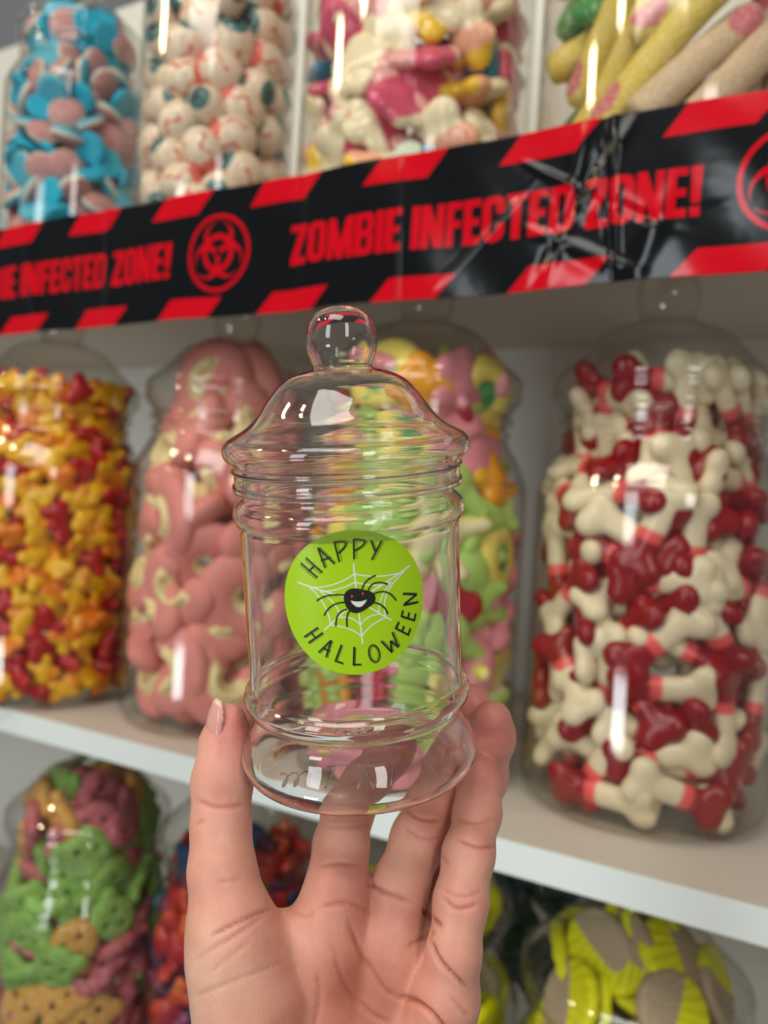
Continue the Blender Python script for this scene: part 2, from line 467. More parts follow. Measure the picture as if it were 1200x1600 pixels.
def f_disc(P): return smax(ell(P, (0, 0, -.001), (.0135, .0135, .0068)), -(P[:, 2]+.0052), .0015)
proto('blue_disc', f_disc, (-.016, -.016, -.009), (.016, .016, .009), .0012,
      lambda V: step3(V[:, 2], [(-1, (.015, .40, .58)), (-.0018, (.72, .66, .52)), (.0010, (.50, .22, .22))]), M_sour)
def f_disc2(P): return smax(np.hypot(P[:, 0], P[:, 1])-.0115, np.abs(P[:, 2])-.0028, .002)
proto('flat_blue_disc', f_disc2, (-.015, -.015, -.006), (.015, .015, .006), .0012, lambda V: np.tile((.015, .42, .62), (len(V), 1)), M_foam)

def blobby(seed, n, R, flat, base):
    r = np.random.default_rng(seed); cs = []
    for k in range(n):
        a = 2*PI*k/n+r.uniform(-.3, .3); cs.append((R*.86*math.cos(a)*r.uniform(.8, 1.15), R*.86*math.sin(a)*r.uniform(.75, 1.1), r.uniform(-.1, .1)*R, R*r.uniform(.50, .68)))
    def f(P):
        Q = P*np.array([1, 1, 1/flat]); d = sph(Q, (0, 0, 0), R*base)
        for x, y, z, q in cs: d = smin(d, sph(Q, (x, y, z), q), R*.22)
        return d*flat if flat < 1 else d
    return f
def mixp(name, seed, n, R, flat, base, stops, m=None, axis=0, h=.0016):
    b = R*1.75; proto(name, blobby(seed, n, R, flat, base), (-b, -b, -b*.95), (b, b, b*.95), h, lambda V: step3(V[:, axis], stops), m or M_shinygum)
YEL = (.85, .55, .04); PNK = (.66, .09, .17); PCH = (.85, .42, .28); CRM = (.84, .74, .50); LPK = (.80, .40, .38); BLU = (.01, .22, .36)
mixp('cream_and_yellow_jelly', 1, 5, .0135, .62, .8, [(-1, YEL), (-.004, CRM)])
mixp('cream_and_pink_jelly', 2, 5, .0145, .62, .8, [(-1, PNK), (0, CRM)])
mixp('pink_shell_jelly', 3, 7, .0145, .55, .7, [(-1, LPK), (-.011, PNK), (.012, CRM)])
mixp('peach_jelly', 4, 5, .0140, .65, .8, [(-1, CRM), (-.002, PCH), (.01, YEL)])
mixp('cream_jelly', 5, 6, .0140, .6, .8, [(-1, CRM), (.013, LPK)])
mixp('blue_and_cream_jelly', 6, 5, .0130, .6, .8, [(-1, BLU), (-.002, (.66, .76, .62))])
mixp('magenta_jelly', 7, 4, .0145, .65, .8, [(-1, (.55, .03, .08)), (.003, LPK)])

def f_finger(P):
    z = P[:, 2]-.0045*np.sin(P[:, 0]*38+.4); y = P[:, 1]-.004*np.sin(P[:, 0]*30); Q = np.stack([P[:, 0], y, z*1.25], 1)
    d = cap(Q, (-.034, 0, 0), (.034, 0, 0), .0088, .0098); return smax(d, P[:, 0]-.039, .003)/1.25
def c_finger(base, nail):
    def c(V):
        o = np.tile(np.array(base, float), (len(V), 1))
        if nail is not None:
            m = ((V[:, 0]+.031)/.0095)**2+(V[:, 1]/.0075)**2 < 1; o[m & (V[:, 2] > -.002)] = nail
        return o
    return c
for nm, cc, nl in [('yellow_finger', (.66, .50, .07), (.55, .13, .14)), ('beige_finger', (.58, .42, .25), (.60, .14, .17)), ('green_finger', (.02, .24, .03), None), ('pink_finger', (.60, .07, .11), None)]:
    proto(nm, f_finger, (-.046, -.016, -.017), (.046, .016, .017), .0018, c_finger(cc, nl), M_sour)

def f_face(P):
    d = smax(ell(P, (0, 0, 0), (.0165, .0185, .0085)), np.abs(P[:, 2])-.0062, .003)
    for s in (-1, 1): d = smin(d, ell(P, (s*.0135, .012, 0), (.0065, .0065, .0045)), .003)
    for c in ((-.0062, .004), (.0062, .004), (0, -.0075)): d = smax(d, -(np.hypot(P[:, 0]-c[0], (P[:, 1]-c[1]))-.0024), .001)
    return d
def c_face(cc):
    def c(V): return np.tile(np.array(cc, float), (len(V), 1))
    return c
for nm, cc in [('pink_monster', (.50, .09, .12)), ('green_monster', (.20, .42, .05)), ('orange_monster', (.60, .30, .03))]:
    proto(nm, f_face, (-.023, -.023, -.01), (.023, .023, .01), .0013, c_face(cc), M_sour)

def f_teeth(P):
    a = np.arctan2(P[:, 0], P[:, 1]); ac = np.clip(a, -1.75, 1.75); R = .0205
    c = np.stack([R*np.sin(ac), R*np.cos(ac), np.zeros(len(P))], 1); q = P-c
    rad = np.array([.0160, .0160, .0100]); d = np.linalg.norm(q/rad, axis=1)*.0100-.0100
    for k in range(9):
        t = -1.5+3.0*k/8; d = smin(d, ell(P, (.0130*math.sin(t), .0130*math.cos(t), .0045), (.0044, .0044, .0105)), .0010)
    return d
def c_teeth(V):
    r = np.hypot(V[:, 0], V[:, 1]); a = np.arctan2(V[:, 0], V[:, 1])
    return np.where(((r < .0185) & (V[:, 2] > -.0080) & (np.abs(a) < 1.9))[:, None], np.array((.80, .68, .36)), np.array((.72, .27, .24)))
proto('gummy_teeth', f_teeth, (-.038, -.03, -.016), (.038, .038, .016), .0016, c_teeth, M_foam)

mixp('yellow_gummy', 11, 4, .0088, .7, .75, [(-1, (.80, .30, .005)), (-.004, (.82, .46, .006)), (.009, (.80, .22, .005))], M_gummy)
mixp('red_gummy', 12, 3, .0092, .7, .8, [(-1, (.42, .004, .006)), (.006, (.50, .01, .015))], M_gummy)
mixp('orange_gummy', 13, 4, .0085, .7, .75, [(-1, (.80, .22, .01)), (.002, (.86, .50, .01))], M_gummy)

def f_frog(P):
    d = ell(P, (0, 0, 0), (.0125, .0105, .0085)); d = smin(d, ell(P, (.0135, 0, 0), (.0075, .0085, .0070)), .003)
    for s in (-1, 1):
        d = smin(d, sph(P, (.0165, s*.0055, .0035), .0035), .0015)
        d = smin(d, cap(P, (.006, s*.009, -.002), (.010, s*.0155, -.004), .0035, .0030), .002)
        d = smin(d, cap(P, (-.008, s*.008, -.001), (-.013, s*.0145, -.003), .0048, .0035), .002)
    return d
for nm, cc in [('green_frog', (.40, .60, .14)), ('yellow_frog', (.72, .62, .16))]:
    proto(nm, f_frog, (-.021, -.022, -.013), (.025, .022, .013), .0014, lambda V, cc=cc: step3(V[:, 2], [(-1, (.78, .70, .42)), (-.005, cc)]), M_foam)
mixp('pink_piglet', 21, 6, .0140, .6, .8, [(-1, (.66, .24, .28)), (.012, (.74, .33, .35))], M_foam)
def f_ring(P):
    R = np.hypot(P[:, 0], P[:, 1]); return smin(np.hypot(R-.0105, P[:, 2])-.0068, ell(P, (0, 0, 0), (.006, .006, .0062)), .0015)
proto('yellow_ring', f_ring, (-.02, -.02, -.009), (.02, .02, .009), .0015, lambda V: step3(np.hypot(V[:, 0], V[:, 1]), [(-1, (.04, .33, .10)), (.0066, (.80, .68, .15))]), M_foam)
mixp('orange_bear', 23, 5, .0105, .7, .85, [(-1, (.75, .32, .01)), (.008, (.80, .42, .02))], M_gummy)
mixp('red_and_pink_slice', 24, 4, .0135, .45, .8, [(-1, (.40, .01, .03)), (0, (.72, .30, .36))], M_gummy)

def f_shell(P):
    a = np.arctan2(P[:, 1], P[:, 0]+.026); rib = .0007*np.cos(a*34)
    return smax(np.hypot(P[:, 0], P[:, 1])-.024, np.abs(P[:, 2]-.10*(P[:, 0]**2+P[:, 1]**2)/.024)-(.0042+rib), .004)
proto('yellow_and_beige_shell', f_shell, (-.028, -.028, -.008), (.028, .028, .012), .0014, lambda V: step3(V[:, 0]+.3*V[:, 1], [(-1, (.42, .33, .22)), (.001, (.72, .72, .005))]), M_foam)
proto('yellow_shell', f_shell, (-.028, -.028, -.008), (.028, .028, .012), .0014, lambda V: np.tile((.74, .74, .004), (len(V), 1)), M_foam)
mixp('red_jelly_drop', 31, 3, .0095, .7, .85, [(-1, (.42, .01, .02)), (.004, (.60, .05, .03))], M_gummy)
mixp('blue_jelly_drop', 32, 3, .0095, .7, .85, [(-1, (.01, .05, .16)), (.003, (.02, .15, .30))], M_gummy)
mixp('purple_jelly_drop', 33, 3, .0095, .7, .85, [(-1, (.10, .01, .06)), (.003, (.22, .03, .10))], M_gummy)
mixp('orange_jelly_drop', 34, 3, .0085, .7, .85, [(-1, (.62, .07, .02)), (.003, (.70, .16, .03))], M_gummy)
mixp('teal_jelly', 35, 4, .0125, .6, .85, [(-1, (.004, .05, .07)), (.003, (.01, .10, .12))], M_gummy)

def pack(x, y, zb, kinds, n, Lh, m, rho, seed, zlo=.006, zhi=.30, kind='victorian', sr=1., sz=1., group='sweets', where='', depth=2.3, flat=.6, iters=70, back=-.25, size=1., bias=None, lookout=0):
    """relax n rods (m beads of radius rho, half length Lh) into the jar, then lay one sweet on each rod"""
    rg = np.random.default_rng(seed); pz, pr = prof_inner(kind); pz = pz*sz; pr = pr*sr
    Rin = lambda z: np.interp(z, pz, pr)-.0022
    z = rg.uniform(zlo+rho, zhi-rho*.5, n); R = np.maximum(Rin(z)-rho, .004)
    rr = np.sqrt(rg.uniform(0, 1, n))*R; th = rg.uniform(0, 2*PI, n)
    c = np.stack([rr*np.cos(th), rr*np.sin(th), z], 1); a = rg.normal(size=(n, 3)); a[:, 2] *= .75; a = a if bias is None else a*.45+np.array(bias)*np.sign(a@np.array(bias))[:, None]; a /= np.linalg.norm(a, axis=1)[:, None]
    s = np.linspace(-Lh, Lh, m) if m > 1 else np.zeros(1)
    own = np.repeat(np.arange(n), m); same = own[:, None] == own[None, :]
    for it in range(iters):
        p = (c[:, None, :]+s[None, :, None]*a[:, None, :]).reshape(-1, 3).astype(np.float32)
        g = (p*p).sum(1); d2 = g[:, None]+g[None, :]-2*p@p.T; d2[same] = 9
        I, J = np.nonzero(d2 < (2*rho)**2)
        dp = np.zeros_like(p)
        if len(I):
            v = p[I]-p[J]; d = np.sqrt((v*v).sum(1))+1e-6; k = ((2*rho-d)/d*.35)[:, None]
            np.add.at(dp, I, v*k)
            cnt_ = np.bincount(I, minlength=len(p)); dp /= np.maximum(cnt_*.5, 1)[:, None]
        q = p+dp
        r = np.hypot(q[:, 0], q[:, 1])+1e-9; lim = np.maximum(Rin(q[:, 2])-rho, .002); k = np.minimum(1, lim/r); q[:, 0] *= k; q[:, 1] *= k
        q[:, 2] = np.clip(q[:, 2], zlo+rho*.8, zhi-rho*.6)
        q = q.reshape(n, m, 3); c = q.mean(1)
        if m > 1:
            na = (q*s[None, :, None]).sum(1); a = na/(np.linalg.norm(na, axis=1)[:, None]+1e-12)
    # towards the eye
    tc_ = np.array([0-x, 0-y]); tc_ /= np.linalg.norm(tc_)
    front = (c[:, :2]@tc_)/np.maximum(Rin(c[:, 2]), .01); rad = np.hypot(c[:, 0], c[:, 1])
    keep = ((front > back) & (rad > Rin(c[:, 2])-depth*2*rho)) | ((c[:, 2] > zhi-2.2*rho) & (front > -.7))
    names = [k[0] for k in kinds]; wts = np.array([k[1] for k in kinds], float); wts /= wts.sum()
    first = {}
    made = []
    for i in np.nonzero(keep)[0]:
        kd = int(rg.choice(len(kinds), p=wts)); nm, _, lab, cat = kinds[kd]
        me, hv = protos[nm]
        rd = np.array([c[i, 0], c[i, 1], 0]); rl = np.linalg.norm(rd); rd = rd/rl if rl > 1e-6 else np.array([1., 0, 0])
        X_ = a[i] if m > 1 else rg.normal(size=3)
        X_ = X_/np.linalg.norm(X_)
        if lookout and rg.random() < lookout: X_ = rd+rg.normal(size=3)*.45; X_ /= np.linalg.norm(X_)
        elif rl > Rin(c[i, 2])-3*rho: X_ = X_-rd*(X_@rd)*.75; X_ /= np.linalg.norm(X_)
        Zr = rd*(1 if rg.random() < .75 else -1)*flat+rg.normal(size=3)*(1-flat)
        Zr -= X_*(Zr@X_); Zr /= np.linalg.norm(Zr)+1e-9; Yr = np.cross(Zr, X_)
        if not lookout and rg.random() < .5: X_, Yr = -X_, -Yr
        if m == 1 and not lookout:
            t = rg.uniform(0, 2*PI); X_, Yr = X_*math.cos(t)+Yr*math.sin(t), -X_*math.sin(t)+Yr*math.cos(t)
        Rm = np.stack([X_, Yr, Zr], 1); sc_ = size*rg.uniform(.93, 1.06)
        pos = c[i].copy()
        for _ in range(4):
            w_ = hv@Rm.T*sc_+pos; r = np.hypot(w_[:, 0], w_[:, 1]); ex = r-(np.interp(w_[:, 2], pz, pr)-.0016)
            k = ex.argmax()
            if ex[k] > 0:
                dr = w_[k, :2]/r[k]; pos[:2] -= dr*ex[k]
            lo_ = w_[:, 2].min()
            if lo_ < zlo-.001: pos[2] += zlo-.001-lo_
        M = Matrix(((Rm[0, 0]*sc_, Rm[0, 1]*sc_, Rm[0, 2]*sc_, x+pos[0]), (Rm[1, 0]*sc_, Rm[1, 1]*sc_, Rm[1, 2]*sc_, y+pos[1]), (Rm[2, 0]*sc_, Rm[2, 1]*sc_, Rm[2, 2]*sc_, zb+ZC+pos[2]), (0, 0, 0, 1)))
        if nm not in first:
            o = bpy.data.objects.new(nm, me)
            first[nm] = o
            tag(o, lab+' '+where, cat, group+' ('+nm.replace('_', ' ')+')')
        else: o = first[nm].copy()
        C.objects.link(o); o.matrix_world = M; made.append(o)
    return made

ZS, ZU, ZL = -.186, .2125, -.575
# middle shelf
M1 = (-.640, .512); M2 = (-.463, .551); M3 = (-.2695, .532); M4 = (-.1055, .5738)
big_jar(*M1, ZS, 'lidded clear jar of small yellow and red gummies, far left on middle shelf')
big_jar(*M2, ZS, 'lidded clear jar of pink gummy teeth on the middle shelf')
big_jar(*M3, ZS, 'lidded clear jar of pale green and pink foam sweets behind the held jar')
big_jar(*M4, ZS, 'lidded clear jar of red and cream gummy bones on the middle shelf')
# upper shelf
U1 = (-.649, .522); U2 = (-.474, .522); U3 = (-.296, .545); U4 = (-.106, .549)
big_jar(*U1, ZU, 'clear lidded jar of blue and pink sugared sweets on the upper shelf', sr=.80, sz=.775)
big_jar(*U2, ZU, 'clear jar of red veined eyeball sweets on the upper shelf', sr=.80, sz=1.0)
big_jar(*U3, ZU, 'clear jar of cream, pink and yellow jellies on the upper shelf', 'tub', sr=1.08, sz=1.1)
big_jar(*U4, ZU, 'clear jar of sugar coated finger sweets, rightmost on the upper shelf', 'tub', sr=1.08, sz=1.1)
# lower shelf
L1 = (-.595, .540); L2 = (-.452, .590); L3 = (-.267, .575); L4 = (-.099, .5565); L5 = (-.21, .76)
big_jar(*L1, ZL, 'lidded clear jar of sugared pink, green and orange monster gummies, lower shelf')
big_jar(*L2, ZL, 'lidded clear jar of dark red and blue jellies left of the thumb')
big_jar(*L3, ZL, 'clear jar of yellow shell sweets, mostly behind the hand')
big_jar(*L4, ZL, 'lidded clear jar of yellow and beige shell sweets under the middle shelf')
big_jar(*L5, ZL, 'clear jar of dark teal jellies at the back of the lower shelf')

def K(nm, wt, lab, cat='sweet'): return (nm, wt, lab, cat)
pack(*M4, ZS, [K('gummy_bone', 1, 'red and cream bone-shaped gummy')], 270, .018, 3, .0092, 1, zhi=.286, group='bone sweets', where='in the right-hand middle shelf jar', depth=2.0, flat=.7, size=1.2)
pack(*M3, ZS, [K('green_frog', 5, 'pale green foam frog'), K('pink_piglet', 3, 'lobed pink foam sweet'), K('yellow_frog', 2, 'pale yellow foam frog'), K('yellow_ring', 1, 'yellow ring sweet with green centre'),
                K('orange_bear', .8, 'small orange gummy'), K('red_and_pink_slice', 1.6, 'red and pink flat gummy')],
     210, .008, 2, .0150, 2, zhi=.290, group='mixed foam sweets', where='in the jar behind the held jar', depth=1.5, size=1.6)
pack(*M2, ZS, [K('gummy_teeth', 1, 'big pink gummy gums with cream teeth')], 88, .013, 2, .0185, 3, zhi=.306, group='gummy teeth', where='in the second middle shelf jar', depth=1.3, flat=.8, size=1.05)
pack(*M1, ZS, [K('yellow_gummy', 4, 'small yellow lobed gummy'), K('red_gummy', 2.6, 'small red gummy'), K('orange_gummy', 2, 'small orange and yellow gummy')],
     900, 0, 1, .0112, 4, zhi=.286, group='small gummies', where='in the far left middle shelf jar', depth=1.5, size=1.28)
pack(*U1, ZU, [K('blue_disc', 2.4, 'pink topped sugared disc on blue base'), K('flat_blue_disc', 1, 'flat bright blue disc sweet')], 330, 0, 1, .0118, 5, zhi=.235, sr=.8, sz=.775, group='blue sweets', where='in the far left upper shelf jar', depth=1.8, flat=.35, size=1.15)
pack(*U2, ZU, [K('gummy_eyeball', 1, 'cream eyeball sweet with red veins and teal iris')], 150, .004, 2, .0158, 6, zhi=.262, sr=.8, sz=1.0, group='eyeball sweets', where='in the second upper shelf jar', depth=1.6, flat=.3, size=1.12, lookout=.5)
pack(*U3, ZU, [K('cream_and_yellow_jelly', 2, 'cream and yellow lobed jelly'), K('cream_and_pink_jelly', 2, 'cream and pink lobed jelly'), K('pink_shell_jelly', 3.2, 'pink ridged jelly'), K('peach_jelly', 2, 'peach and cream jelly'),
                K('cream_jelly', 1.1, 'plain cream lobed jelly'), K('blue_and_cream_jelly', .7, 'blue and pale green jelly'), K('magenta_jelly', 1.7, 'dark pink jelly')],
     230, .008, 2, .0155, 7, zhi=.28, kind='tub', sr=1.08, sz=1.1, group='mixed jellies', where='in the third upper shelf jar', depth=1.6, size=1.28)
pack(*U4, ZU, [K('yellow_finger', 4.5, 'sugared yellow finger sweet with pink nail'), K('beige_finger', 4, 'sugared beige finger sweet with pink nail'), K('green_finger', 1.8, 'sugared green finger sweet'), K('pink_finger', .5, 'sugared pink finger sweet')],
     120, .034, 5, .0112, 28, zhi=.28, kind='tub', sr=1.08, sz=1.1, group='finger sweets', where='in the right-hand upper shelf jar', depth=1.9, flat=.8, size=1.2, bias=(.8, .1, .75))
pack(*L1, ZL, [K('pink_monster', 3, 'sugared pink monster gummy with eye holes'), K('green_monster', 3, 'sugared green monster gummy with eye holes'), K('orange_monster', 1.5, 'sugared orange monster gummy with eye holes')],
     190, .007, 2, .0145, 9, zlo=.05, zhi=.312, group='monster sweets', where='in the left lower shelf jar', depth=1.4, flat=.7, size=1.22)
pack(*L2, ZL, [K('red_jelly_drop', 3, 'small dark red jelly'), K('blue_jelly_drop', 1.6, 'small dark blue jelly'), K('purple_jelly_drop', 1.6, 'small purple jelly'), K('orange_jelly_drop', 1.4, 'small orange jelly')],
     520, 0, 1, .0118, 10, zlo=.06, zhi=.27, group='dark jellies', where='in the jar beside the thumb', depth=1.5, size=1.25)
pack(*L3, ZL, [K('yellow_shell', 2, 'plain yellow ribbed shell sweet'), K('yellow_and_beige_shell', 1, 'yellow and beige ribbed shell sweet')], 75, .008, 2, .0160, 11, zlo=.12, zhi=.275, group='yellow shells', where='in the jar behind the hand', depth=1.3, flat=.7)
pack(*L4, ZL, [K('yellow_and_beige_shell', 2, 'yellow and beige ribbed shell sweet'), K('yellow_shell', 1.2, 'plain yellow ribbed shell sweet')], 62, .008, 2, .0160, 12, zlo=.13, zhi=.318, group='beige and yellow shells', where='in the right-hand lower shelf jar', depth=1.4, flat=.5, back=-.9)
pack(*L5, ZL, [K('teal_jelly', 1, 'dark teal jelly')], 130, .004, 2, .0130, 13, zlo=.16, zhi=.30, group='teal jellies', where='in the back jar of the lower shelf', depth=1.1, size=1.3)

# ------------------------------------------------------------------ the held jar
m = bpy.data.materials.new('clear_plastic'); m.use_nodes = True; nt = m.node_tree; N, L = nt.nodes, nt.links
b = N['Principled BSDF']; b.inputs['Base Color'].default_value = (1, .995, .985, 1); b.inputs['Transmission Weight'].default_value = 1
b.inputs['Roughness'].default_value = .0; b.inputs['IOR'].default_value = 1.46
add_bump(nt, b, 35, .03, .002, 1)
M_clear = m

Bc = at(563, 1184, .230)                            # centre of the foot
_ax = -.037*_rt + .985*_up - .174*_f; _ax /= np.linalg.norm(_ax)
_tn = -_f-_ax*(-_f@_ax); _tn /= np.linalg.norm(_tn)          # side of the jar turned to the eye
_sx = np.cross(_ax, _tn)*1.0
if _sx@_rt < 0: _sx = -_sx
# local frame: x = picture right, y = away from the eye, z = jar axis
JM = Matrix(((_sx[0], -_tn[0], _ax[0], Bc[0]), (_sx[1], -_tn[1], _ax[1], Bc[1]), (_sx[2], -_tn[2], _ax[2], Bc[2]), (0, 0, 0, 1)))
held = thing('victorian_jar', 'small empty clear plastic jar with a green sticker, held up in the hand', 'jar', (0, 0, 0))
held.matrix_world = JM

def jl(name, outer, th, sub=5, seg=128):
    V, Fc = lathe(wall_prof(smooth_prof(outer, sub), th), seg)
    return obj_from(name, V, Fc, M_clear, held)
foot = [(0, .0066), (.0022, .0062), (.0040, .0070), (.0060, .0076), (.0078, .0070), (.0120, .0062), (.0180, .0045), (.0225, .0022), (.0255, .0004), (.0285, -.0004), (.0315, .0006), (.0330, .0030), (.0331, .0052),
        (.0318, .0088), (.0301, .0122), (.0293, .0152), (.0294, .0176), (.0306, .0192), (.0314, .0212), (.0308, .0232), (.0296, .0244), (.0293, .0262), (.0293, .0330), (.0293, .0450), (.0293, .0590), (.0293, .0668), (.0296, .0690),
        (.0306, .0706), (.0309, .0724), (.0305, .0742), (.0292, .0756), (.0280, .0766), (.0277, .0785), (.0280, .0796), (.0277, .0810), (.0277, .0830)]
jl('jar_body', foot, .00075)
lid = [(.0304, .0786), (.0305, .0800), (.0300, .0806), (.0300, .0828), (.0306, .0838), (.0302, .0848), (.0310, .0858), (.0322, .0872), (.0326, .0888), (.0323, .0903), (.0312, .0917), (.0292, .0928), (.0268, .0942),
       (.0248, .0958), (.0230, .0978), (.0212, .1004), (.0192, .1030), (.0165, .1058), (.0135, .1076), (.0104, .1086), (.0082, .1091), (.0077, .1099), (.0082, .1112), (.0090, .1134), (.00925, .1158), (.0090, .1184), (.0080, .1213), (.0062, .1235), (.0038, .1247), (.0016, .1251), (0, .1251)]
jl('lid', lid, .0007)
# raised letters moulded under the foot: single strokes T A N and a scribble, as in the photo mostly unreadable
def tube_strip(paths, rad, mapf, seg=6):
    V = []; Fc = []
    for path in paths:
        P3 = [mapf(*p) for p in path]; base = len(V)
        for i, p in enumerate(P3):
            p = np.array(p); t = np.array(P3[min(i+1, len(P3)-1)])-np.array(P3[max(i-1, 0)]); t = t/(np.linalg.norm(t)+1e-12)
            u_ = np.cross(t, [0, 0, 1]); u_ /= np.linalg.norm(u_)+1e-12; v_ = np.cross(u_, t)
            for k in range(seg):
                a = 2*PI*k/seg; V.append(tuple(p+rad*(u_*math.cos(a)+v_*math.sin(a))))
        for i in range(len(P3)-1):
            for k in range(seg): Fc.append((base+i*seg+k, base+i*seg+(k+1) % seg, base+(i+1)*seg+(k+1) % seg, base+(i+1)*seg+k))
        Fc.append(tuple(base+k for k in range(seg))); Fc.append(tuple(base+(len(P3)-1)*seg+k for k in range(seg))[::-1])
    return V, Fc
fz = lambda x, y: (x, y, .0074-.00000-max(0, (math.hypot(x, y)-.012))*.42)
def lin(*p): return [p[0]]+[tuple(np.array(p[i])*(1-t)+np.array(p[i+1])*t) for i in range(len(p)-1) for t in (.25, .5, .75, 1)]
scr = [(-.021+.0012*math.sin(t*2.2)+t*.0011, -.0145-.0004*t+.0022*math.sin(t*2.2+1.2)) for t in np.linspace(0, 9, 46)]
Vv, Fv = tube_strip([scr, lin((-.0085, -.0215), (-.006, -.0152)), lin((-.0082, -.0152), (-.0028, -.0152)), lin((.000, -.0225), (.0018, -.0165)), lin((.0018, -.0165), (.004, -.0225), (.0056, -.017)), lin((.0085, -.0215), (.009, -.0165))], .00028, fz)
obj_from('moulded_mark', Vv, Fv, M_clear, held)

# sticker, drawn in unit-circle coordinates of the round label
SR = .0178; SZ = .0542; RB = .0293; SA = math.radians(3.2)
def stk(u, v, lift):
    """point on the jar wall: u to the right, v up, in sticker radii"""
    a = u*SR/RB+SA; r = RB+lift; return (r*math.sin(a), -r*math.cos(a), SZ+v*SR)
def UV(cx, cy): return ((cx-588)/520., -(cy-597)/563.)
V = []; Fc = []; MI = []
def disc_grid(rad, l0, mi, cu=0, cv=0, nr=14, ns=72, shape=None):
    base = len(V); V.append(stk(cu, cv, l0))
    for i in range(1, nr+1):
        for k in range(ns):
            a = 2*PI*k/ns; r = rad*i/nr
            if shape: u, v = shape(a); u, v = cu+u*i/nr, cv+v*i/nr
            else: u, v = cu+r*math.cos(a), cv+r*math.sin(a)
            V.append(stk(u, v, l0))
    for k in range(ns): Fc.append((base, base+1+k, base+1+(k+1) % ns)); MI.append(mi)
    for i in range(nr-1):
        for k in range(ns):
            o1 = base+1+i*ns; o2 = o1+ns; Fc.append((o1+k, o2+k, o2+(k+1) % ns, o1+(k+1) % ns)); MI.append(mi)
    return base
base = disc_grid(1., .00022, 0)
nr, ns = 14, 72
rim0 = base+1+(nr-1)*ns; rb = len(V)
for k in range(ns): a = 2*PI*k/ns; V.append(stk(math.cos(a), math.sin(a), .00003))
for k in range(ns): Fc.append((rim0+k, rb+k, rb+(k+1) % ns, rim0+(k+1) % ns)); MI.append(0)
def stroke(pts, wd, mi, lift=.00026, taper=False):
    """flat ribbon of ink, points in the zoomed label drawing"""
    P2 = [np.array(UV(*p)) for p in pts]; dense = []
    for i in range(len(P2)-1):
        nseg = max(1, int(np.linalg.norm(P2[i+1]-P2[i])/.04))
        for k in range(nseg): dense.append(P2[i]+(P2[i+1]-P2[i])*k/nseg)
    dense.append(P2[-1]); w_ = wd/540./2; base = len(V); n_ = len(dense)
    for i, p in enumerate(dense):
        t = dense[min(i+1, n_-1)]-dense[max(i-1, 0)]; t = t/(np.linalg.norm(t)+1e-12); nn = np.array([-t[1], t[0]])*w_
        e = p-(t*w_*.5 if i == 0 else 0)+(t*w_*.5 if i == n_-1 else 0)
        V.append(stk(*(e-nn), lift)); V.append(stk(*(e+nn), lift))
    for i in range(n_-1): Fc.append((base+2*i, base+2*i+2, base+2*i+3, base+2*i+1)); MI.append(mi)
def arc(p0, pm, p1, n_=12):
    """quadratic curve passing through pm at its middle"""
    p0, pm, p1 = map(np.array, (p0, pm, p1)); c = 2*pm-.5*(p0+p1)
    return [tuple((1-t)**2*p0+2*(1-t)*t*c+t*t*p1) for t in np.linspace(0, 1, n_)]
# web
hub = (605, 570)
for e in [(591, 293), (998, 353), (840, 755), (630, 915), (366, 802), (187, 437)]: stroke([hub, e], 11, 2)
A = [(593, 370), (950, 392), (800, 730), (626, 858), (415, 762), (275, 470)]
Bp = [(597, 432), (850, 460), (752, 698), (620, 770), (487, 702), (352, 500)]
mA = [(765, 402), (815, 545), (700, 778), (535, 792), (372, 598), (440, 448)]
mB = [(725, 468), (775, 570), (678, 712), (562, 714), (445, 595), (480, 482)]
for k in range(6):
    stroke(arc(A[k], mA[k], A[(k+1) % 6]), 9, 2); stroke(arc(Bp[k], mB[k], Bp[(k+1) % 6]), 9, 2)
# spider
for p in [((640, 495), (675, 430), (740, 392)), ((685, 500), (735, 450), (822, 470)), ((715, 535), (810, 530), (880, 605)), ((710, 600), (775, 630), (815, 700)),
          ((515, 530), (410, 530), (325, 572)), ((515, 585), (430, 610), (372, 685)), ((530, 640), (470, 680), (450, 768)), ((550, 655), (530, 700), (528, 775))]:
    stroke(arc(*p), 12, 1, .00030)
cu, cv = UV(615, 572)
def body(a):
    r = (.186+.018*math.cos(3*a-.5)+.010*math.cos(2*a)); return (r*math.cos(a)*1.06, r*math.sin(a)*.94)
disc_grid(1, .00034, 1, cu, cv, 6, 40, body)
mu_, mv_ = UV(616, 573)
base = len(V); nn_ = 16
top = [UV(560+ (672-560)*t, 572+12*math.sin(PI*t)) for t in np.linspace(0, 1, nn_)]
bot = [UV(560+ (672-560)*t, 572+55*math.sin(PI*t)**.75-2*t) for t in np.linspace(0, 1, nn_)]
for a_p, b_p in zip(top, bot): V.append(stk(*b_p, .00037)); V.append(stk(*a_p, .00037))
for i in range(nn_-1): Fc.append((base+2*i, base+2*i+2, base+2*i+3, base+2*i+1)); MI.append(2)
for e in ((570, 540), (645, 524)): cu, cv = UV(*e); disc_grid(.017, .00038, 3, cu, cv, 2, 14)
